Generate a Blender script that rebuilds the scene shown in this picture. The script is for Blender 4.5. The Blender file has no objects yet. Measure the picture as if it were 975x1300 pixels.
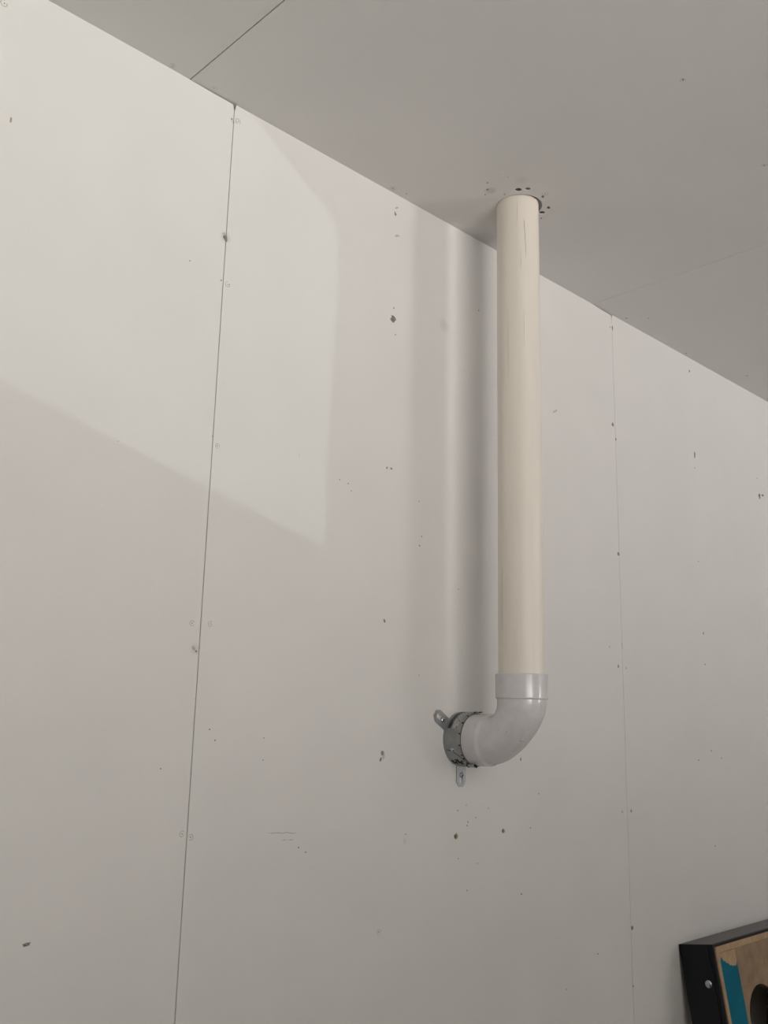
import bpy, bmesh, math, random
from mathutils import Vector, Matrix

# ------------------------------------------------------------------ camera
H = 2.796                                    # ceiling height (m)
F, YAW, PITCH, ROLL = 1195.13, 0.805928, 0.219419, 0.0238266
CAM = Vector((-0.82703, -1.27326, H - 1.07560))
sc = bpy.context.scene
C = sc.collection
fwd = Vector((math.cos(YAW)*math.cos(PITCH), math.sin(YAW)*math.cos(PITCH), math.sin(PITCH)))
r0 = fwd.cross(Vector((0, 0, 1))).normalized()
u0 = r0.cross(fwd)
RIGHT = math.cos(ROLL)*r0 + math.sin(ROLL)*u0
UP = -math.sin(ROLL)*r0 + math.cos(ROLL)*u0
cam_data = bpy.data.cameras.new('camera')
cam_data.sensor_fit = 'HORIZONTAL'
cam_data.sensor_width = 36.0
cam_data.lens = F/975*36.0
cam_data.clip_start = 0.02
cam = bpy.data.objects.new('camera', cam_data)
C.objects.link(cam)
M3 = Matrix((RIGHT, UP, -fwd)).transposed()
cam.matrix_world = Matrix.Translation(CAM) @ M3.to_4x4()
sc.camera = cam

# ------------------------------------------------------------------ world, daylight, exposure
sc.view_settings.view_transform = 'Standard'
sc.view_settings.look = 'None'
sc.view_settings.gamma = 1.0
sc.view_settings.use_curve_mapping = False
sc.view_settings.exposure = -0.10
world = bpy.data.worlds.new('overcast_sky')
sc.world = world
world.use_nodes = True
world.node_tree.nodes['Background'].inputs[0].default_value = (0.80, 0.86, 0.95, 1)
world.node_tree.nodes['Background'].inputs[1].default_value = 1.0

ROOM_X0, ROOM_X1, ROOM_Y0 = -3.2, 4.8, -4.6


def area_light(name, loc, target, sx, sy, power, color, spread=180):
    d = bpy.data.lights.new(name, 'AREA')
    d.shape = 'RECTANGLE'
    d.size, d.size_y = sx, sy
    d.energy = power
    d.color = color
    d.spread = math.radians(spread)
    o = bpy.data.objects.new(name, d)
    C.objects.link(o)
    o.location = loc
    o.rotation_euler = (Vector(target) - Vector(loc)).to_track_quat('-Z', 'Y').to_euler()
    return o


# daylight entering the two windows of the wall behind the camera; it comes up off the sunlit ground outside
WIN_A = (-1.15, 1.475, 2.70, 0.65)           # centre x, centre z, width, height
WIN_B = (3.75, 1.475, 0.95, 0.65)




def window_light(name, win, az, tilt, spread, power, color, rows=4):
    """daylight through one window: rows of light lying inside the window reveal, none of it inside the room"""
    t, a = math.radians(tilt), math.radians(az)
    d = Vector((math.sin(a)*math.cos(t), math.cos(a)*math.cos(t), math.sin(t)))
    for k in range(rows):
        z = win[1] - win[3]/2 + 0.05 + (win[3] - 0.10)*(k + 0.5)/rows
        loc = Vector((win[0], ROOM_Y0 - 0.028, z))
        area_light(name, loc, loc + d, win[2] - 0.1, 0.06, power/rows, color, spread)


window_light('window_wide_offscreen', WIN_A, 0, 53, 117, 142, (1.0, 0.955, 0.92))
window_light('window_far_offscreen', WIN_B, 0, 51, 119, 96, (1.0, 0.955, 0.96))
# sun glint inferred from the bright wall patch, entering by the made-up opening
GLINT = Vector((1.90, -40.0, H - 1.18))
gl = bpy.data.lights.new('sun_glint_offscreen', 'AREA')
gl.shape = 'DISK'
gl.size = 0.10
gl.energy = 33
gl.spread = math.radians(30)
gl.color = (0.86, 1.0, 0.86)
glo = bpy.data.objects.new('sun_glint_offscreen', gl)
C.objects.link(glo)
glo.location = GLINT
glo.rotation_euler = (Vector((0, 0, 2.4)) - GLINT).to_track_quat('-Z', 'Y').to_euler()

random.seed(7)


# ------------------------------------------------------------------ pixel -> place on the wall or ceiling
def ray(px, py):
    return ((px - 487.5)*RIGHT - (py - 650)*UP + F*fwd).normalized()


def on_wall(px, py):
    d = ray(px, py)
    return CAM + d*(-CAM.y/d.y)


def on_ceiling(px, py):
    d = ray(px, py)
    return CAM + d*((H - CAM.z)/d.z)


# ------------------------------------------------------------------ materials
def mat(name, color, rough=0.6, metal=0.0, var=0.0, scale=8.0, bump=0.0, bscale=60.0, spec=0.5, stretch=(1, 1, 1)):
    m = bpy.data.materials.new(name)
    m.use_nodes = True
    nt = m.node_tree
    b = nt.nodes['Principled BSDF']
    b.inputs['Roughness'].default_value = rough
    b.inputs['Metallic'].default_value = metal
    b.inputs['Specular IOR Level'].default_value = spec
    tc = nt.nodes.new('ShaderNodeTexCoord')
    mp = nt.nodes.new('ShaderNodeMapping')
    mp.inputs['Scale'].default_value = stretch
    nt.links.new(tc.outputs['Object'], mp.inputs[0])
    n = nt.nodes.new('ShaderNodeTexNoise')
    n.inputs['Scale'].default_value = scale
    n.inputs['Detail'].default_value = 5
    nt.links.new(mp.outputs[0], n.inputs['Vector'])
    cr = nt.nodes.new('ShaderNodeValToRGB')
    cr.color_ramp.elements[0].position = 0.3
    cr.color_ramp.elements[1].position = 0.7
    c = Vector(color)
    cr.color_ramp.elements[0].color = (*(c*(1 - var)), 1)
    cr.color_ramp.elements[1].color = (*(c*(1 + var*0.4)), 1)
    nt.links.new(n.outputs['Fac'], cr.inputs[0])
    nt.links.new(cr.outputs[0], b.inputs['Base Color'])
    if bump:
        n2 = nt.nodes.new('ShaderNodeTexNoise')
        n2.inputs['Scale'].default_value = bscale
        n2.inputs['Detail'].default_value = 4
        nt.links.new(mp.outputs[0], n2.inputs['Vector'])
        bp = nt.nodes.new('ShaderNodeBump')
        bp.inputs['Strength'].default_value = bump
        bp.inputs['Distance'].default_value = 0.002
        nt.links.new(n2.outputs['Fac'], bp.inputs['Height'])
        nt.links.new(bp.outputs[0], b.inputs['Normal'])
    return m


M = {
    'drywall': mat('drywall_paper', (0.70, 0.688, 0.664), 0.75, var=0.025, scale=5, bump=0.06, bscale=180, spec=0.25),
    'ceiling': mat('ceiling_board_paper', (0.68, 0.668, 0.644), 0.8, var=0.03, scale=4, bump=0.06, bscale=180, spec=0.2),
    'plain_wall': mat('plain_room_wall', (0.28, 0.27, 0.25), 0.8, var=0.03),
    'framing': mat('timber_and_wool_cavity', (0.15, 0.12, 0.09), 0.95, var=0.3),
    'floor': mat('concrete_floor', (0.12, 0.115, 0.11), 0.8, var=0.2, scale=3),
    'pipe': mat('cream_pvc', (0.79, 0.738, 0.655), 0.38, var=0.06, scale=30, stretch=(1, 1, 0.05), spec=0.4),
    'fitting': mat('white_pvc', (0.66, 0.648, 0.652), 0.18, var=0.07, scale=55, spec=0.5, bump=0.05, bscale=300),
    'steel': mat('galvanised_steel', (0.33, 0.345, 0.34), 0.42, 0.75, var=0.14, scale=60),
    'tab_steel': mat('galvanised_tab', (0.42, 0.44, 0.45), 0.40, 0.7, var=0.12, scale=60),
    'screw': mat('zinc_screw', (0.55, 0.60, 0.66), 0.22, 0.95, var=0.15, scale=200),
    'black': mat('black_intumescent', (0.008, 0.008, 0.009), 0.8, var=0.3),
    'seam': mat('dark_seam', (0.045, 0.045, 0.045), 0.8, var=0.2),
    'black_paint': mat('navy_black_paint', (0.0020, 0.0025, 0.0060), 0.30, var=0.3, scale=20, spec=0.35),
    'ply': mat('bare_plywood', (0.31, 0.21, 0.125), 0.7, var=0.28, scale=26, stretch=(1, 1, 0.07)),
    'ply_edge': mat('pale_plywood_edge', (0.45, 0.31, 0.18), 0.75, var=0.2, scale=60),
    'teal': mat('teal_paint', (0.004, 0.135, 0.205), 0.55, var=0.12, scale=20, spec=0.12),
    'hole_dark': mat('hole_shade_dirt', (0.12, 0.10, 0.082), 0.9, var=0.4, scale=300),  # shade inside the holes put into the plug colour; also dirt specks
    'hole_brown': mat('brown_hole_dirt', (0.19, 0.115, 0.045), 0.9, var=0.4, scale=300),
    'fluff': mat('torn_grey_paper', (0.25, 0.232, 0.208), 0.9, var=0.55, scale=420),
    'dimple': mat('screw_dimple_filler', (0.50, 0.475, 0.44), 0.85, var=0.2, scale=300),
    'dimple_red': mat('rusty_dimple_rim', (0.42, 0.33, 0.28), 0.85, var=0.2, scale=300),
    'pencil': mat('grey_scuff', (0.26, 0.245, 0.22), 0.85, var=0.3, scale=200),
    'stain': mat('faint_wall_stain', (0.60, 0.575, 0.53), 0.8, var=0.1, scale=60),
    'scratch': mat('pipe_scratch', (0.22, 0.19, 0.14), 0.7, var=0.3, scale=200),
    'scratch_pale': mat('pale_pipe_scratch', (0.42, 0.38, 0.31), 0.6, var=0.2, scale=200),
    'opaque': mat('opaque_pane_blocker', (0.75, 0.78, 0.80), 0.6),  # for the panes added to block stray glint
    'white': mat('window_frame_white', (0.75, 0.75, 0.74), 0.5),
}


def label_material(name, dark):
    m = bpy.data.materials.new(name)
    m.use_nodes = True
    nt = m.node_tree
    b = nt.nodes['Principled BSDF']
    b.inputs['Roughness'].default_value = 0.5
    tc = nt.nodes.new('ShaderNodeTexCoord')
    br = nt.nodes.new('ShaderNodeTexBrick')
    ink, paper = ((0.16, 0.16, 0.15, 1), (0.010, 0.010, 0.010, 1)) if dark else ((0.10, 0.10, 0.10, 1), (0.46, 0.46, 0.44, 1))
    br.inputs['Color1'].default_value = ink
    br.inputs['Color2'].default_value = paper
    br.inputs['Mortar'].default_value = paper
    br.inputs['Scale'].default_value = 1.0
    br.inputs['Mortar Size'].default_value = 0.22
    br.inputs['Brick Width'].default_value = 1.7
    br.inputs['Row Height'].default_value = 1.0
    mp = nt.nodes.new('ShaderNodeMapping')
    mp.inputs['Scale'].default_value = (14, 3.0, 1)
    nt.links.new(tc.outputs['UV'], mp.inputs[0])
    nt.links.new(mp.outputs[0], br.inputs['Vector'])
    nt.links.new(br.outputs[0], b.inputs['Base Color'])
    return m


M['label_black'] = label_material('black_printed_label', True)
M['label_white'] = label_material('white_printed_label', False)


# ------------------------------------------------------------------ object helpers
def obj(name, bm, material, parent=None, smooth=False, loc=None):
    me = bpy.data.meshes.new(name)
    bmesh.ops.recalc_face_normals(bm, faces=bm.faces)
    bm.to_mesh(me)
    bm.free()
    if smooth:
        for p in me.polygons:
            p.use_smooth = True
    me.materials.append(M[material] if isinstance(material, str) else material)
    o = bpy.data.objects.new(name, me)
    C.objects.link(o)
    if loc is not None:
        o.location = loc
    if parent is not None:
        o.parent = parent
    return o


def smooth_by_angle(o, deg=35):
    me = o.data
    bm = bmesh.new()
    bm.from_mesh(me)
    for f in bm.faces:
        f.smooth = True
    for e in bm.edges:
        if len(e.link_faces) == 2 and e.calc_face_angle(0) > math.radians(deg):
            e.smooth = False
    bm.to_mesh(me)
    bm.free()


def empty(name, loc=(0, 0, 0)):
    o = bpy.data.objects.new(name, None)
    C.objects.link(o)
    o.location = loc
    o.empty_display_size = 0.1
    return o


def add_box(bm, x0, x1, y0, y1, z0, z1):
    v = [bm.verts.new(p) for p in ((x0, y0, z0), (x1, y0, z0), (x1, y1, z0), (x0, y1, z0),
                                   (x0, y0, z1), (x1, y0, z1), (x1, y1, z1), (x0, y1, z1))]
    for f in ((0, 1, 2, 3), (4, 7, 6, 5), (0, 4, 5, 1), (1, 5, 6, 2), (2, 6, 7, 3), (3, 7, 4, 0)):
        bm.faces.new([v[i] for i in f])
    return v


def add_loft(bm, rings, closed=True, caps=True):
    """rings: lists of points of equal length, bridged in order"""
    vr = [[bm.verts.new(p) for p in r] for r in rings]
    n = len(rings[0])
    for a, b in zip(vr, vr[1:]):
        for i in range(n if closed else n - 1):
            j = (i + 1) % n
            bm.faces.new((a[i], a[j], b[j], b[i]))
    if caps:
        bm.faces.new(vr[0])
        bm.faces.new(vr[-1])
    return vr


def prism(bm, pts, off):
    """pts: list of 3D points, extruded by vector off"""
    off = Vector(off)
    add_loft(bm, [[Vector(p) for p in pts], [Vector(p) + off for p in pts]])


def ring_pts(center, ax1, ax2, r, n, rz=None):
    c, a, b = Vector(center), Vector(ax1), Vector(ax2)
    return [c + a*(r*math.cos(2*math.pi*i/n)) + b*((rz or r)*math.sin(2*math.pi*i/n)) for i in range(n)]


def cut(o, cutter_bm):
    bmesh.ops.recalc_face_normals(cutter_bm, faces=cutter_bm.faces)
    me = bpy.data.meshes.new('cutter')
    cutter_bm.to_mesh(me)
    cutter_bm.free()
    co = bpy.data.objects.new('cutter', me)
    C.objects.link(co)
    md = o.modifiers.new('cut', 'BOOLEAN')
    md.operation = 'DIFFERENCE'
    md.solver = 'EXACT'
    md.use_self = True
    md.object = co
    dg = bpy.context.evaluated_depsgraph_get()
    new = bpy.data.meshes.new_from_object(o.evaluated_get(dg))
    o.modifiers.clear()
    old = o.data
    o.data = new
    bpy.data.meshes.remove(old)
    bpy.data.objects.remove(co)
    bpy.data.meshes.remove(me)


def structure(o):
    o['kind'] = 'structure'
    return o


def bevel(bm, w, seg=2):
    bmesh.ops.bevel(bm, geom=list(bm.edges), offset=w, segments=seg, affect='EDGES', profile=0.6)


# ------------------------------------------------------------------ the room shell
T = 0.0125                                    # plasterboard thickness
bm = bmesh.new()
add_box(bm, ROOM_X0, ROOM_X1, T + 0.0005, T + 0.09, 0, H)
wall_back = structure(obj('wall_back', bm, 'framing'))
bm = bmesh.new()
add_box(bm, ROOM_X0 - 0.1, ROOM_X1 + 0.1, ROOM_Y0 - 0.1, T + 0.09, H + T + 0.0005, H + T + 0.09)
ceiling = structure(obj('ceiling', bm, 'framing'))
bm = bmesh.new()
add_box(bm, ROOM_X0 - 0.1, ROOM_X1 + 0.1, ROOM_Y0 - 0.1, 0.1, -0.1, 0)
floor = structure(obj('floor', bm, 'floor'))
bm = bmesh.new()
add_box(bm, ROOM_X0 - 0.1, ROOM_X0, ROOM_Y0 - 0.1, 0.1, 0, H + T)
wall_left = structure(obj('wall_left', bm, 'plain_wall'))
bm = bmesh.new()
add_box(bm, ROOM_X1, ROOM_X1 + 0.1, ROOM_Y0 - 0.1, 0.1, 0, H + T)
wall_right = structure(obj('wall_right', bm, 'plain_wall'))
bm = bmesh.new()
add_box(bm, ROOM_X0, ROOM_X1, ROOM_Y0 - 0.1, ROOM_Y0, 0, H + T)
wall_front = structure(obj('wall_front', bm, 'plain_wall'))
bm = bmesh.new()
for (cx, cz, w, h) in (WIN_A, WIN_B):
    add_box(bm, cx - w/2, cx + w/2, ROOM_Y0 - 0.2, ROOM_Y0 + 0.1, cz - h/2, cz + h/2)
# opening added to shape the glint into its patch: its edges as they fall on the far wall
patch = [(-0.85, -0.499), (0.247, -0.770), (0.256, -0.165), (0.247, -0.138), (0.225, -0.118), (0.037, 0.0), (-0.85, 0.0)]
rings = []
for y in (ROOM_Y0 - 0.2, ROOM_Y0 + 0.1):
    s = y/GLINT.y
    rings.append([(x + (GLINT.x - x)*s, y, H + z + (GLINT.z - H - z)*s) for x, z in patch])
add_loft(bm, rings)
cut(wall_front, bm)
for k, (cx, cz, w, h) in enumerate((WIN_A, WIN_B), 1):
    bm = bmesh.new()
    t = 0.05
    y0, y1 = ROOM_Y0 - 0.09, ROOM_Y0 - 0.03
    add_box(bm, cx - w/2, cx + w/2, y0, y1, cz - h/2, cz - h/2 + t)
    add_box(bm, cx - w/2, cx + w/2, y0, y1, cz + h/2 - t, cz + h/2)
    add_box(bm, cx - w/2, cx - w/2 + t, y0, y1, cz - h/2 + t, cz + h/2 - t)
    add_box(bm, cx + w/2 - t, cx + w/2, y0, y1, cz - h/2 + t, cz + h/2 - t)
    win = structure(obj('window_%d' % k, bm, 'white'))
    bm = bmesh.new()
    add_box(bm, cx - w/2 + t, cx + w/2 - t, y0 + 0.025, y0 + 0.031, cz - h/2 + t, cz + h/2 - t)
    obj('glint_block_pane', bm, 'opaque', win)  # opaque pane added to keep the glint from passing this window

# plasterboard sheets of the visible wall: full-height, 1.22 m wide, hairline joints
SHEET = 1.22
LJ, RJ = 0.0, 1.22                            # joints in view
wall_sheets = []


def wall_sheet(x0, x1, gap_r=0.0, ramp=0.1, notch_l=None, notch_r=None):
    """one sheet; its top edge drops by gap_r towards the right end, corners chipped by the notches"""
    z1 = H - 0.0001
    prof = [(x0, 0.0), (x1, 0.0)]
    if notch_r:
        prof += [(x1, z1 - notch_r[1]), (x1 - notch_r[0], z1 - gap_r)]
    else:
        prof += [(x1, z1 - gap_r)]
    if gap_r:
        prof += [(x1 - ramp*0.5, z1 - gap_r*0.8), (x1 - ramp, z1)]
    if notch_l:
        prof += [(x0 + notch_l[0], z1), (x0, z1 - notch_l[1])]
    else:
        prof += [(x0, z1)]
    bm = bmesh.new()
    e = 0.0005
    front = [(x + (e if x == x0 else (-e if x == x1 else 0)), 0.0, z) for x, z in prof]
    mid = [(x, e, z) for x, z in prof]
    back = [(x, T, z) for x, z in prof]
    add_loft(bm, [front, mid, back])
    o = obj('drywall_sheet', bm, 'drywall', wall_back)
    wall_sheets.append(o)
    return o


G1, G2 = 0.00062, 0.0005
wall_sheet(ROOM_X0, LJ - SHEET - G2)
wall_sheet(LJ - SHEET + G2, LJ - G1, 0.0020, 0.11, None, (0.003, 0.012))
wall_sheet(LJ + G1, RJ - G2, 0.0030, 0.10, (0.003, 0.016), (0.004, 0.010))
wall_sheet(RJ + G2, RJ + SHEET - G2, 0.0, 0.1, (0.003, 0.010), None)
wall_sheet(RJ + SHEET + G2, RJ + 2*SHEET - G2)
wall_sheet(RJ + 2*SHEET + G2, ROOM_X1)

# ceiling sheets run away from the wall
CJ1, CJ2 = -0.0928, 1.1325
ceiling_sheets = []
for x0, x1 in ((ROOM_X0, CJ1 - SHEET - .0006), (CJ1 - SHEET + .0006, CJ1 - 0.0010), (CJ1 + 0.0010, CJ2 - 0.0009),
               (CJ2 + 0.0009, CJ2 + SHEET - .0006), (CJ2 + SHEET + .0006, CJ2 + 2*SHEET - .0006), (CJ2 + 2*SHEET + .0006, ROOM_X1)):
    bm = bmesh.new()
    e = 0.0007
    a = [(x0 + e, ROOM_Y0, H), (x1 - e, ROOM_Y0, H), (x1 - e, T, H), (x0 + e, T, H)]
    b = [(x0, ROOM_Y0, H + e), (x1, ROOM_Y0, H + e), (x1, T, H + e), (x0, T, H + e)]
    c = [(x0, ROOM_Y0, H + T), (x1, ROOM_Y0, H + T), (x1, T, H + T), (x0, T, H + T)]
    add_loft(bm, [a, b, c])
    ceiling_sheets.append(obj('ceiling_sheet', bm, 'ceiling', ceiling))

# ------------------------------------------------------------------ pipe geometry
PX, PY = 0.6206, -0.1527
PR = 0.0440
ZC = H - 1.105                                # axis height of the wall branch

# hole in the ceiling around the pipe and drill holes beside it
bm = bmesh.new()
hc = Vector((PX, PY, 0)) + Vector((0.62, -0.785, 0))*0.0035
hr = PR + 0.0042
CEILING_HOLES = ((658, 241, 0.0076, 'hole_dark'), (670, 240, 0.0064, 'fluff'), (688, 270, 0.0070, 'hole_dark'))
add_loft(bm, [ring_pts((hc.x, hc.y, H - 0.02), (1, 0, 0), (0, 1, 0), hr, 48), ring_pts((hc.x, hc.y, H + T - 0.0004), (1, 0, 0), (0, 1, 0), hr, 48)])
for (px, py, rad, m_) in CEILING_HOLES:
    p = on_ceiling(px, py)
    add_loft(bm, [ring_pts((p.x, p.y, H - 0.01), (1, 0, 0), (0, 1, 0), rad, 14), ring_pts((p.x, p.y, H + T - 0.002), (1, 0, 0), (0, 1, 0), rad*0.8, 14)])
cut(ceiling_sheets[2], bm)
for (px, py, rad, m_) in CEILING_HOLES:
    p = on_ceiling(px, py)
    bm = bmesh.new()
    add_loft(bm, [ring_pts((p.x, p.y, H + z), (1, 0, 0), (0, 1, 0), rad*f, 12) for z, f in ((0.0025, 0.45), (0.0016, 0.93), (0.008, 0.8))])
    obj('hole_plug', bm, m_, ceiling)  # dark plugs carry the hole's shade in their colour


# faint smudges in the paper itself, each at its own spot
def smudges(m, spots):
    nt = m.node_tree
    b = nt.nodes['Principled BSDF']
    src = b.inputs['Base Color'].links[0].from_socket
    tc = nt.nodes.new('ShaderNodeTexCoord')
    for p, r, k in spots:
        d = nt.nodes.new('ShaderNodeVectorMath')
        d.operation = 'DISTANCE'
        d.inputs[1].default_value = p
        nt.links.new(tc.outputs['Object'], d.inputs[0])
        mr = nt.nodes.new('ShaderNodeMapRange')
        mr.interpolation_type = 'SMOOTHSTEP'
        mr.inputs['From Min'].default_value = r*0.3
        mr.inputs['From Max'].default_value = r
        mr.inputs['To Min'].default_value = k
        mr.inputs['To Max'].default_value = 0.0
        nt.links.new(d.outputs['Value'], mr.inputs['Value'])
        mx = nt.nodes.new('ShaderNodeMix')
        mx.data_type = 'RGBA'
        mx.inputs['B'].default_value = (0.20, 0.18, 0.15, 1)
        nt.links.new(mr.outputs['Result'], mx.inputs['Factor'])
        nt.links.new(src, mx.inputs['A'])
        src = mx.outputs['Result']
    nt.links.new(src, b.inputs['Base Color'])


smudges(M['drywall'], [(on_wall(564, 413), 0.020, 0.14), (on_wall(286, 301), 0.014, 0.25), (on_wall(248, 824), 0.012, 0.18)])
smudges(M['ceiling'], [(on_ceiling(623, 242), 0.016, 0.25), (on_ceiling(662, 229), 0.018, 0.10), (on_ceiling(499, 239), 0.012, 0.15)])


# ------------------------------------------------------------------ marks on the boards
def blob(name, px, py, rpx, material, plane='wall', stretch=1.0, angle=0.0, height=0.0006, n=11, jag=0.35):
    """small irregular raised flake of torn paper or dirt"""
    if plane == 'wall':
        p = on_wall(px, py)
        a, b, nrm = Vector((1, 0, 0)), Vector((0, 0, 1)), Vector((0, -1, 0))
        parent = wall_back
    else:
        p = on_ceiling(px, py)
        a, b, nrm = Vector((1, 0, 0)), Vector((0, 1, 0)), Vector((0, 0, -1))
        parent = ceiling
    d = (p - CAM).length
    r = rpx*d/F
    ca, sa = math.cos(angle), math.sin(angle)
    a, b = a*ca + b*sa, b*ca - a*sa
    rad = [1 + random.uniform(-jag, jag) for _ in range(n)]
    bm = bmesh.new()
    rings = []
    for f, h in ((1.0, -0.0004), (0.92, height*0.5), (0.5, height)):
        rings.append([p + a*(r*stretch*f*rad[i]*math.cos(2*math.pi*i/n)) + b*(r/stretch*f*rad[i]*math.sin(2*math.pi*i/n)) + nrm*h for i in range(n)])
    add_loft(bm, rings)
    return obj(name, bm, material, parent)


def dimple(px, py, rpx, plane='wall', material='dimple', gap=0.15, dot=True):
    """ring of lifted paper round a driven screw, with the screw head in it"""
    p = on_wall(px, py) if plane == 'wall' else on_ceiling(px, py)
    a, b, nrm = (Vector((1, 0, 0)), Vector((0, 0, 1)), Vector((0, -1, 0))) if plane == 'wall' else (Vector((1, 0, 0)), Vector((0, 1, 0)), Vector((0, 0, -1)))
    parent = wall_back if plane == 'wall' else ceiling
    r = rpx*(p - CAM).length/F
    w = r*0.16
    bm = bmesh.new()
    n = 18
    start = random.uniform(0, 6.28)
    rings = []
    for i in range(n):
        t = start + (2*math.pi*(1 - gap))*i/(n - 1)
        rr = r*(1 + random.uniform(-0.05, 0.05))
        dr = a*math.cos(t) + b*math.sin(t)
        rings.append([p + dr*(rr - w) - nrm*0.0003, p + dr*rr + nrm*0.0005, p + dr*(rr + w) - nrm*0.0003])
    add_loft(bm, rings)
    o = obj('screw_dimple', bm, material, parent)
    if dot:
        bm = bmesh.new()
        q = p + a*random.uniform(-.2, .2)*r
        add_loft(bm, [[x - nrm*0.0003 for x in ring_pts(q, a, b, r*0.28, 7)], [x + nrm*0.0004 for x in ring_pts(q, a, b, r*0.2, 7)]])
        obj('screw_head', bm, 'pencil', o)
    return o


# real holes through the wall sheets
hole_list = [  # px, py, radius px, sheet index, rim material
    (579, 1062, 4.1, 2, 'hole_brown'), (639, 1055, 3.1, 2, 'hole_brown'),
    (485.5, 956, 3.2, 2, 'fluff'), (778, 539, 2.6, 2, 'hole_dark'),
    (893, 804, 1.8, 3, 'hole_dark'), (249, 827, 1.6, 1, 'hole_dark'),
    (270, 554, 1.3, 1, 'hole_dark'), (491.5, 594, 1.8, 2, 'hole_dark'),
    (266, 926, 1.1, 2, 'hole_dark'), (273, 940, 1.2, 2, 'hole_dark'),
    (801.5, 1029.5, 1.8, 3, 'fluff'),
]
for idx in (1, 2, 3):
    bm = bmesh.new()
    for (px, py, rp, i, m_) in hole_list:
        if i != idx:
            continue
        p = on_wall(px, py)
        r = rp*(p - CAM).length/F
        n = 9
        rad = [1 + random.uniform(-.22, .22) for _ in range(n)]
        def rg(y, s):
            return [(p.x + r*s*rad[k]*math.cos(2*math.pi*k/n), y, p.z + r*s*rad[k]*math.sin(2*math.pi*k/n)) for k in range(n)]
        add_loft(bm, [rg(-0.005, 1.0), rg(0.009, 0.8)])
    cut(wall_sheets[idx], bm)
for (px, py, rp, i, m_) in hole_list:          # plug inside each hole; the dark ones paint its shade
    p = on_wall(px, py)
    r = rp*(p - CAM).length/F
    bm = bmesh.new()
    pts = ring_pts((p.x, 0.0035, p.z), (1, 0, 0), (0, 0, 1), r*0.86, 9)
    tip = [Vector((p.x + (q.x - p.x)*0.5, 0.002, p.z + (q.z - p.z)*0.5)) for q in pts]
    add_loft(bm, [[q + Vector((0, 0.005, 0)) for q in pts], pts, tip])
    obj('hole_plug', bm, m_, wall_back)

# torn paper, dents and chips
for (px, py, rp, m_, st, an) in (
        (286, 302, 4.2, 'fluff', 1.15, 2.4), (499, 404.6, 4.4, 'fluff', 1.0, 0), (503.7, 264, 2.6, 'dimple', 1.6, 0.5),
        (502, 271.5, 2.4, 'fluff', 1.3, 2.2), (503.7, 299.4, 2.8, 'dimple', 1.5, 0.4), (497, 595, 1.7, 'fluff', 1, 0),
        (487, 960.5, 2.2, 'dimple', 1.4, 1.2), (483, 964, 2.4, 'fluff', 1.3, 1.0), (488, 788.7, 2.0, 'fluff', 1.2, 1.8),
        (705, 522, 2.6, 'dimple', 1.9, 0.6), (882, 578, 2.5, 'fluff', 1.5, 1.6), (964, 630, 3.0, 'fluff', 1.0, 0),
        (968, 629, 2.0, 'fluff', 1.6, 0.2), (34, 1199, 3.0, 'fluff', 1.5, 0.1), (14, 152, 2.4, 'dimple_red', 0.6, 0),
        (246, 823, 2.6, 'dimple', 1.3, 2.3), (785, 703, 2.2, 'fluff', 1.0, 0), (790, 1031, 1.8, 'dimple', 1, 0),
        (802.5, 1178, 2.2, 'fluff', 1, 0), (661, 964, 1.6, 'fluff', 0.8, 0), (777.5, 416, 1.8, 'fluff', 0.6, 0),
        (782, 557.5, 1.5, 'fluff', 0.8, 0), (875, 471, 1.6, 'fluff', 1, 0), (785, 846, 1.8, 'fluff', 0.8, 0),
        (795, 848, 1.7, 'dimple', 1, 0), (774.5, 415, 1.4, 'dimple', 1, 0), (285, 297, 2.2, 'dimple', 1, 0)):
    blob('torn_paper', px, py, rp, m_, 'wall', st, an)
# pin-prick specks of dirt
for (px, py, rp) in ((241, 331, 1.1), (281, 356, 1.2), (500, 391, 1.2), (502, 425, 1.2), (607.7, 394, 1.2), (431.5, 609, 1.1),
                     (442, 614, 1.0), (446, 623, .9), (379, 1076, 1.1), (388, 1082, 1.1), (535.4, 681, 1.1), (532.5, 692.7, 1.2),
                     (532, 636.5, .9), (582, 748, .8), (684, 1007.6, 1.0), (581, 1029, 1.1), (594, 1043.5, 1.1), (593, 1048, 1.0),
                     (604, 1038, .9), (592, 1022, .7), (620, 1026, .8), (673.5, 1051, 1.1), (662, 1135, 1.3), (581.6, 1090, .9), (606, 1096, .8),
                     (593, 1130.5, .9), (882, 594, .9), (886.5, 712.6, 1.0), (895, 843.5, 1.1), (774, 821, 1.0), (887, 965, 1.2),
                     (903, 953, 1.1), (916, 962.5, 1.1), (908, 1074, 1.1), (804, 1252, 1.2), (759, 1211, 1.0), (204, 976, 1.0),
                     (335, 937, .8), (334, 965, .9), (294, 151, 1.4), (532, 857, .8), (961, 607, .8), (719, 1256, .8), (150, 560, .7), (515, 1059, .8)):
    blob('speck', px, py, rp, 'pencil', 'wall', 1.0, 0, 0.0004, 7, 0.25)
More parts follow.
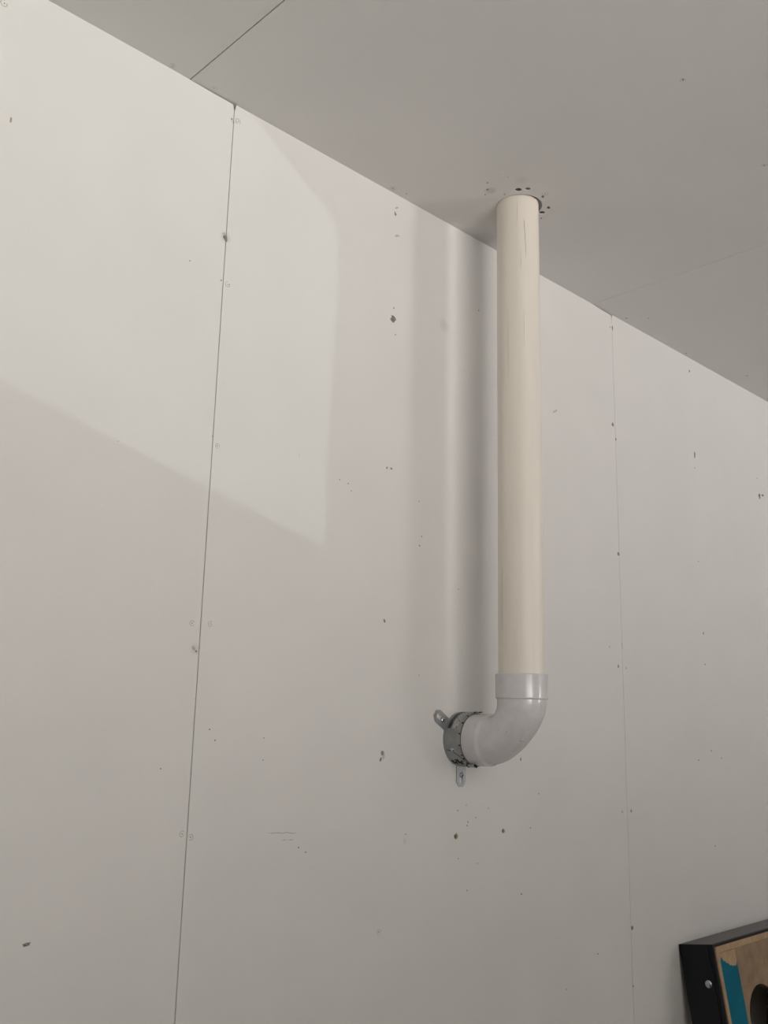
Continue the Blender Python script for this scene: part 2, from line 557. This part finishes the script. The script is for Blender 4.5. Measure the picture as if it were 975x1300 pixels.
# driven screws
for (px, py, rp, m_) in ((5, 4, 3.6, 'dimple_red'), (302, 154, 3.2, 'dimple_red'), (296, 154, 2.0, 'dimple'), (289, 361, 3.2, 'dimple'), (276, 566, 3.0, 'dimple'),
                         (243.7, 791, 3.2, 'dimple'), (267, 792, 3.2, 'dimple'), (231, 1058.6, 3.2, 'dimple'), (242, 1063, 3.4, 'dimple'),
                         (513.5, 1068, 2.4, 'dimple'), (481, 1183, 2.8, 'dimple')):
    dimple(px, py, rp, 'wall', m_)
for (px, py, rp) in ((219, 83, 3.0), (272, 112, 3.0), (692, 246, 3.4), (867, 101.7, 2.8), (970, 210, 2.8)):
    dimple(px, py, rp, 'ceiling')
for (px, py, rp, m_, st) in ((619, 232, 1.2, 'pencil', 1), (619, 240.6, 1.6, 'pencil', 1), (616, 247, 1.1, 'pencil', 1), (641, 246.6, 2.0, 'dimple', 1.2),
                             (637.4, 218.6, 1.4, 'white', 1), (645, 225, 1.1, 'dimple', 1), (689, 249.5, 2.2, 'fluff', 1.5), (687, 277, 1.1, 'hole_dark', 1),
                             (696.5, 263.4, 2.4, 'hole_dark', 1.2), (795.5, 404, 1.3, 'pencil', 1), (823, 403.7, 1.0, 'pencil', 1), (871, 448.4, 1.2, 'pencil', 1),
                             (948.5, 477, 1.2, 'pencil', 1), (499, 239, 2.0, 'dimple', 1.5), (516, 246, 1.2, 'dimple', 1.3), (867, 101, 1.0, 'hole_dark', 1), (970, 210, 1.1, 'hole_dark', 1)):
    blob('ceiling_speck', px, py, rp, m_, 'ceiling', st, 0.5, 0.0005, 9, 0.25)


def scuff(pts_px, wpx, material='pencil'):
    pts = [on_wall(*q) for q in pts_px]
    bm = bmesh.new()
    rings = []
    for k, p in enumerate(pts):
        w = wpx*(p - CAM).length/F*0.5*(0.3 if k in (0, len(pts) - 1) else 1.0)
        rings.append([p + Vector((0, 0.0002, -w)), p + Vector((0, -0.0003, 0)), p + Vector((0, 0.0002, w))])
    add_loft(bm, rings)
    obj('scuff_mark', bm, material, wall_back)


scuff([(340, 1057.5), (346, 1058), (352, 1057), (358, 1058), (364, 1056.8), (371, 1058), (376, 1057.3)], 0.9)
scuff([(358, 1067), (361, 1066.2), (364, 1066.5)], 1.0)
scuff([(366, 1066.2), (369, 1066), (373, 1066.3)], 1.1)
scuff([(380, 575), (380.4, 578), (379.6, 581)], 0.7, 'dimple')
scuff([(789.6, 816), (790, 820), (790.3, 826)], 0.8)

# ------------------------------------------------------------------ vent pipe: cream pipe and white elbow
NS = 56
vent = empty('vent_pipe', (0, 0, 0))
vent['label'] = 'cream plastic pipe dropping from the ceiling into a glossy white elbow at the wall'
vent['category'] = 'pipe'
HUB_TOP, HUB_BOT = H - 0.9815, H - 1.0265
bm = bmesh.new()
add_loft(bm, [ring_pts((PX, PY, z), (1, 0, 0), (0, 1, 0), PR, NS) for z in (HUB_TOP - 0.01, HUB_TOP + 0.3, H - 0.3, H + T - 0.0006)])
pipe = obj('pipe', bm, 'pipe', vent)
smooth_by_angle(pipe)


def pipe_scratch(pts, material, w=0.0006):
    """pts: (angle from camera side in radians, z); a groove line drawn up the pipe"""
    base = math.atan2(CAM.y - PY, CAM.x - PX)
    bm = bmesh.new()
    rings = []
    for k, (t, z) in enumerate(pts):
        ww = w*(0.25 if k in (0, len(pts) - 1) else 1)
        row = []
        for d, rr in ((-ww, PR - .0002), (0, PR + 0.00025), (ww, PR - .0002)):
            a = base + t + d/PR
            row.append((PX + rr*math.cos(a), PY + rr*math.sin(a), z))
        rings.append(row)
    add_loft(bm, rings)
    obj('scratch', bm, material, pipe)


# angle > 0 is to the right in the photograph
def pz(py):
    near = Vector((PX, PY, 0)) + (Vector((CAM.x, CAM.y, 0)) - Vector((PX, PY, 0))).normalized()*PR
    d = ray(657, py)
    t = math.hypot(near.x - CAM.x, near.y - CAM.y)/math.hypot(d.x, d.y)
    return CAM.z + d.z*t


pipe_scratch([(0.30, pz(277)), (0.31, pz(285)), (0.34, pz(297)), (0.36, pz(312)), (0.38, pz(327))], 'scratch', 0.0007)
pipe_scratch([(0.0, pz(250)), (-0.02, pz(265)), (-0.05, pz(289))], 'scratch_pale', 0.0005)
pipe_scratch([(0.12, pz(316)), (0.13, pz(330)), (0.12, pz(345))], 'scratch_pale', 0.0005)
pipe_scratch([(-0.95, pz(720)), (-0.96, pz(740)), (-0.95, pz(775)), (-0.95, pz(800))], 'scratch_pale', 0.0006)
pipe_scratch([(0.25, pz(393)), (0.25, pz(410)), (0.26, pz(440))], 'scratch_pale', 0.0004)
pipe_scratch([(-0.5, pz(390)), (-0.5, pz(430)), (-0.5, pz(480))], 'scratch_pale', 0.0004)
pipe_scratch([(-0.3, pz(800)), (-0.3, pz(820))], 'scratch_pale', 0.0004)

# elbow: lathe-like sweep, hub on each end
FLAT = 0.27                                    # how far the outside of the bend is flattened
HR, BR = 0.0494, 0.0462                        # hub and body radii
YB = -0.083                                    # where the bend begins on the wall branch
RB = YB - PY                                   # bend radius of the centre line
ZB = ZC + RB
sweep = []                                     # (centre, axis1, axis2, radius)
X = Vector((1, 0, 0))


def up_ring(z, r):
    sweep.append((Vector((PX, PY, z)), X, Vector((0, -1, 0)), r))


def out_ring(y, r):
    sweep.append((Vector((PX, y, ZC)), X, Vector((0, 0, -1)), r))


up_ring(HUB_TOP, PR + 0.0002)
up_ring(HUB_TOP, HR - 0.0012)
up_ring(HUB_TOP - 0.0012, HR)
up_ring(HUB_BOT + 0.0035, HR)
up_ring(HUB_BOT, HR - 0.0004)
up_ring(HUB_BOT - 0.0022, BR + 0.0004)
N = 22
for k in range(N + 1):
    t = math.pi/2*k/N                          # 0 = vertical leg, 90 deg = wall branch
    z = ZB - RB*math.sin(t)
    y = YB - RB*math.cos(t)
    if z > HUB_BOT - 0.003:
        continue
    if k == N:
        continue
    sweep.append((Vector((PX, y, z)), X, Vector((0, -math.cos(t), -math.sin(t))), BR, 1 - FLAT*math.sin(2*t)**1.3))
out_ring(YB + 0.000, BR)
out_ring(YB + 0.0010, BR + 0.0004)
out_ring(YB + 0.0045, HR - 0.0006)
out_ring(YB + 0.0060, HR + 0.0002)
out_ring(YB + 0.0075, HR + 0.0003)
out_ring(YB + 0.0100, HR)
out_ring(-0.030, HR)
out_ring(-0.030, HR - 0.004)
bm = bmesh.new()
rings = []
for item in sweep:
    c, a, b, r = item[:4]
    k = item[4] if len(item) > 4 else 1.0
    rings.append([c + a*(r*math.cos(2*math.pi*i/NS)) + b*(r*math.sin(2*math.pi*i/NS)*(k if math.sin(2*math.pi*i/NS) > 0 else 1)) for i in range(NS)])
add_loft(bm, rings)
elbow = obj('elbow', bm, 'fitting', vent)
smooth_by_angle(elbow, 28)
# stub that carries on into the wall
bm = bmesh.new()
add_loft(bm, [ring_pts((PX, y, ZC), X, (0, 0, 1), PR, 40) for y in (-0.034, -0.001)])
stub = obj('wall_stub', bm, 'pipe', vent)
smooth_by_angle(stub)
# moulding nub on the outside of the bend
t = math.radians(60)
tang = Vector((0, -math.cos(t), -math.sin(t)))
cn = Vector((PX, YB - RB*math.cos(t), ZB - RB*math.sin(t)))
NUB = None


def elbow_hit(px, py):
    """first point of the bend surface along a view ray (marching)"""
    d = ray(px, py)
    s = 1.4
    while s < 2.6:
        p = CAM + d*s
        v = Vector((0, p.y - YB, p.z - ZB))
        L = v.length
        if L > 1e-6:
            c = Vector((PX, YB + v.y/L*RB, ZB + v.z/L*RB))
            er_ = Vector((0, v.y/L, v.z/L))
            tt = math.atan2(-v.z, -v.y)
            k = 1 - FLAT*max(0.0, math.sin(2*tt))**1.3
            dr = (p - c).dot(er_)
            q = math.hypot((p - c).dot(X), dr/k if dr > 0 else dr)
            if q <= BR:
                g = X*(p - c).dot(X) + er_*(dr/(k*k) if dr > 0 else dr)
                return p, g.normalized()
        s += 0.0004
    return None


hit = elbow_hit(663, 940)
if hit:
    p, nrm = hit
    a = nrm.cross(Vector((0, 0, 1))).normalized()
    b = nrm.cross(a)
    bm = bmesh.new()
    rg = []
    for f, h in ((1.0, -0.0006), (0.9, 0.0010), (0.55, 0.0019), (0.3, 0.0012)):
        rg.append([p + a*(0.0052*f*math.cos(6.2832*i/16)) + b*(0.0030*f*math.sin(6.2832*i/16)) + nrm*h for i in range(16)])
    add_loft(bm, rg)
    obj('moulding_nub', bm, 'fitting', elbow, smooth=True)
for (px, py, r) in ((623, 918, .0009), (631, 919, .0007), (633, 927, .0010), (643, 929, .0012), (641, 932, .0009), (622, 922, .0008), (635, 928, .0006)):
    hit = elbow_hit(px, py)
    if hit:
        p, nrm = hit
        a = nrm.cross(Vector((0, 0, 1))).normalized()
        b = nrm.cross(a)
        bm = bmesh.new()
        add_loft(bm, [[q - nrm*0.0003 for q in ring_pts(p, a, b, r*1.5, 7, r)], [q + nrm*0.0002 for q in ring_pts(p, a, b, r, 7, r*.7)]])
        obj('dirt_fleck', bm, 'scratch_pale', elbow)

# ------------------------------------------------------------------ steel fire collar round the wall end of the elbow
collar = empty('fire_collar', (PX, 0, ZC))
collar['label'] = 'grey steel pipe collar with slotted tabs screwed to the wall around the white elbow'
collar['category'] = 'pipe collar'
CR, CD = 0.0525, 0.043                         # radius and depth


def cring(y, r, n=64):
    return [Vector((r*math.cos(2*math.pi*i/n), y, r*math.sin(2*math.pi*i/n))) for i in range(n)]


bm = bmesh.new()
add_loft(bm, [cring(-0.0006, CR - 0.001), cring(-0.0006, CR), cring(-CD + 0.003, CR), cring(-CD, CR - 0.0012), cring(-CD, CR - 0.0022), cring(-CD + 0.003, CR - 0.0024), cring(-0.0006, CR - 0.0024)], caps=False)
v = bm.verts
band = obj('band', bm, 'steel', collar)
smooth_by_angle(band, 30)
bm = bmesh.new()
add_loft(bm, [cring(-CD + 0.004, CR - 0.0025), cring(-CD - 0.0006, CR - 0.0022), cring(-CD - 0.0006, HR + 0.0003), cring(-CD + 0.004, HR + 0.0003)], caps=False)
obj('intumescent_strip', bm, 'black', collar)


def on_band(ang, y, r=CR):
    return Vector((r*math.cos(ang), y, r*math.sin(ang)))


def band_patch(name, a0, a1, y0, y1, material, h=0.0004, parent=collar, uv=False, n=20):
    bm = bmesh.new()
    rings = []
    for i in range(n + 1):
        a = a0 + (a1 - a0)*i/n
        rings.append([on_band(a, y0, CR - .0002), on_band(a, y0, CR + h), on_band(a, y1, CR + h), on_band(a, y1, CR - .0002)])
    add_loft(bm, rings)
    if uv:
        lay = bm.loops.layers.uv.new('UVMap')
        for f in bm.faces:
            for l in f.loops:
                co = l.vert.co
                aa = math.atan2(co.z, co.x)
                l[lay].uv = ((aa - a0)/(a1 - a0), (co.y - y0)/(y1 - y0))
    return obj(name, bm, material, parent)


D = math.radians
band_patch('printed_label', D(88), D(157), -0.0085, -0.0185, 'label_black', uv=True)
band_patch('printed_label', D(88), D(157), -0.0187, -0.0335, 'label_white', uv=True)
# teeth folded over at the front rim
for k, deg in enumerate((97, 121, 143, 168, 192, 214, 223, 238)):
    a = D(deg)
    bm = bmesh.new()
    er, et = Vector((math.cos(a), 0, math.sin(a))), Vector((-math.sin(a), 0, math.cos(a)))
    c = on_band(a, -CD + 0.0012)
    pts = [c + et*(0.0011*sx) + Vector((0, -0.0016*sy, 0)) - er*0.001 for sx, sy in ((-1, -1), (1, -1), (1, 1), (-1, 1))]
    prism(bm, pts, er*0.0016)
    obj('rim_notch', bm, 'black', collar)
# overlap seam and rivet
bm = bmesh.new()
rings = []
for i in range(15):
    f = i/14
    a = D(203 + 26*f**2.4)
    y = -0.006 - (CD - 0.007)*f
    w = 0.0008 + 0.0012*f
    et = Vector((-math.sin(a), 0, math.cos(a)))
    rings.append([on_band(a, y, CR - .0002) - et*w, on_band(a, y, CR + .0005), on_band(a, y, CR - .0002) + et*w])
add_loft(bm, rings)
obj('overlap_seam', bm, 'seam', collar)
a = D(202)
er, et = Vector((math.cos(a), 0, math.sin(a))), Vector((-math.sin(a), 0, math.cos(a)))
bm = bmesh.new()
add_loft(bm, [ring_pts(on_band(a, -0.022) + er*h, et, (0, 1, 0), r, 14) for h, r in ((-.0004, .0046), (.001, .0044), (.0024, .0030), (.0028, .0010))])
obj('rivet', bm, 'screw', collar, smooth=True)
# stamped black strokes below the seam
for a0, a1, y0, y1 in ((229, 241, -.0060, -.0110), (235, 243, -.0110, -.0165), (227, 236, -.0160, -.0190), (225, 239, -.0205, -.0255), (233, 243, -.0255, -.0310), (229, 232, -.0300, -.0370)):
    band_patch('stamped_stroke', D(a0), D(a1), y0, y1, 'black', 0.0003, n=4)
# folded hooks at the front rim
for deg, y0, y1, hh, m_ in ((246, -CD + 0.004, -CD - 0.015, 0.0042, 'tab_steel'), (92, -CD + 0.002, -CD - 0.010, 0.0016, 'steel')):
    a = D(deg)
    er, et = Vector((math.cos(a), 0, math.sin(a))), Vector((-math.sin(a), 0, math.cos(a)))
    c = on_band(a, 0.0, CR - 0.0012)
    bm = bmesh.new()
    prism(bm, [c + et*dx + Vector((0, y, 0)) for dx, y in ((-.0035, y0), (.0035, y0), (.0035, y1), (-.0035, y1))], er*hh)
    bevel(bm, 0.0005)
    hook = obj('hook', bm, m_, collar)
    bm = bmesh.new()
    for y in (y0, y1):
        prism(bm, [c + et*dx + Vector((0, y + dy, 0)) for dx, dy in ((-.0039, -.0012), (.0039, -.0012), (.0039, .0012), (-.0039, .0012))], er*(hh + 0.0005))
    obj('hook_edge', bm, 'black', hook)


# slotted fixing tabs
def tab(deg, screw_r):
    a = D(deg)
    er, et = Vector((math.cos(a), 0, math.sin(a))), Vector((-math.sin(a), 0, math.cos(a)))
    w, r0_, r1 = 0.0132, CR - 0.003, 0.0915
    out = [(-w, r0_), (w, r0_), (w, r1 - 0.009), (w*0.45, r1), (-w*0.45, r1), (-w, r1 - 0.009)]
    bm = bmesh.new()
    prism(bm, [et*x + er*r + Vector((0, -0.0006, 0)) for x, r in out], (0, -0.0016, 0))
    o = obj('tab', bm, 'tab_steel', collar)
    cb = bmesh.new()
    s0, s1, sw = 0.0655, 0.0810, 0.0046
    pts = []
    for i in range(9):
        q = math.pi*i/8
        pts.append((sw*math.cos(q), s1 + sw*math.sin(q)))
    for i in range(9):
        q = math.pi + math.pi*i/8
        pts.append((sw*math.cos(q), s0 + sw*math.sin(q)))
    prism(cb, [et*x + er*r + Vector((0, 0.01, 0)) for x, r in pts], (0, -0.03, 0))
    base = collar.location
    bmesh.ops.translate(cb, verts=cb.verts, vec=base)
    bpy.context.view_layer.update()
    cut(o, cb)
    sb = bmesh.new()
    c = er*screw_r
    Y = Vector((0, -1, 0))
    add_loft(sb, [ring_pts(c + Y*h, et, er, r, 16) for h, r in ((.0006, .0030), (.0022, .0030), (.0022, .0052), (.0040, .0050), (.0052, .0036), (.0056, .0015))])
    so = obj('screw', sb, 'screw', o, smooth=True)
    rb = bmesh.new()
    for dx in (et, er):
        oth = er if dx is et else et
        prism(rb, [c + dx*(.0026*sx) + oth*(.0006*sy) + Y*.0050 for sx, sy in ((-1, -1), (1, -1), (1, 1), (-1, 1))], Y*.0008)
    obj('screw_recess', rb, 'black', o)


tab(270, 0.0690)
tab(147.5, 0.0668)
tab(28, 0.0690)

# ------------------------------------------------------------------ bag-toss board leaning on the wall
LEAN = math.radians(9)
BL, BW, BD = 1.22, 0.61, 0.090
corner = on_wall(861, 1199)
corner = Vector((corner.x, -0.0008, corner.z))
board = empty('bag_toss_board')
board['label'] = 'black framed wooden toss board with teal stripe and round hole leaning on the wall'
board['category'] = 'game board'
# local axes: x along the wall, y = down the board, z = out of the face
bx, bdn, bn = Vector((1, 0, 0)), Vector((0, -math.sin(LEAN), -math.cos(LEAN))), Vector((0, -math.cos(LEAN), math.sin(LEAN)))
board.matrix_world = Matrix.Translation(corner) @ Matrix((bx, bdn, bn)).transposed().to_4x4()
RT = 0.019                                    # rail thickness
PT = 0.012                                    # plywood thickness


def rail(x0, x1, y0, y1, name='rail', m_='black_paint', z0=0.0, z1=BD - PT, bev=0.0012):
    bm = bmesh.new()
    add_box(bm, x0, x1, y0, y1, z0, z1)
    bevel(bm, bev)
    return obj(name, bm, m_, board)


side = rail(0, RT, 0.0, BL)
rail(BW - RT, BW, 0.0, BL)
top = rail(RT + .0005, BW - RT - .0005, 0.0, RT)
rail(RT + .0005, BW - RT - .0005, BL - RT, BL)
# worn paint film on the top of the frame
bm = bmesh.new()
add_box(bm, 0.0006, BW - 0.0006, -0.0008, 0.0006, 0.0006, BD - 0.0035)
obj('top_cap', bm, 'black_paint', board)
# plywood face, navy painted edge, with the round hole
bm = bmesh.new()
add_box(bm, 0.0, BW, 0.0, BL, BD - PT, BD)
bevel(bm, 0.0028, 3)
face_edge = obj('painted_edge', bm, 'black_paint', board)
bm = bmesh.new()
add_box(bm, 0.006, BW - 0.006, 0.006, BL - 0.006, BD - PT - 0.0005, BD + 0.0010)
face = obj('plywood_face', bm, 'ply', board)
HXC, HYC, HRAD = 0.190, 0.190, 0.076
bpy.context.view_layer.update()
for o in (face_edge, face):
    cb = bmesh.new()
    add_loft(cb, [ring_pts((HXC, HYC, z), (1, 0, 0), (0, 1, 0), HRAD, 64) for z in (BD - PT - 0.02, BD + 0.02)])
    bmesh.ops.transform(cb, matrix=board.matrix_world, verts=cb.verts)
    cut(o, cb)
# bare pale border strips where tape was pulled off
bm = bmesh.new()
add_box(bm, 0.0085, BW - 0.0085, 0.0065, 0.0195, BD + 0.0005, BD + 0.0026)
obj('top_border', bm, 'ply_edge', board)
bm = bmesh.new()
add_box(bm, 0.0085, 0.0205, 0.0205, BL - 0.01, BD + 0.0005, BD + 0.0022)
obj('side_border', bm, 'ply_edge', board)
# teal stripe with torn upper end
n = 16
tear = [0.043, 0.030, 0.034, 0.041, 0.040, 0.043, 0.048, 0.0465, 0.051, 0.0545, 0.053, 0.057, 0.0555, 0.058, 0.0565, 0.058, 0.049]
sx0, sx1 = 0.0215, 0.101
pts = [(sx0 + (sx1 - sx0)*i/n, tear[i], BD + 0.0006) for i in range(n + 1)] + [(sx1, BL - 0.02, BD + 0.0006), (sx0, BL - 0.02, BD + 0.0006)]
bm = bmesh.new()
prism(bm, pts, (0, 0, 0.0011))
obj('teal_stripe', bm, 'teal', board)
bm = bmesh.new()
add_box(bm, 0.0215, 0.101, 0.0225, 0.0600, BD + 0.0004, BD + 0.0013)
obj('bare_patch', bm, 'ply_edge', board)
# carriage bolt head in the side rail
bm = bmesh.new()
bz, by = 0.062, 0.086
add_loft(bm, [ring_pts((-h, by, bz), (0, 1, 0), (0, 0, 1), r, 24) for h, r in ((-.002, .0094), (.0006, .0094), (.0022, .0085), (.0036, .0062), (.0043, .0030))])
obj('bolt_head', bm, 'screw', board, smooth=True)
bpy.context.view_layer.update()
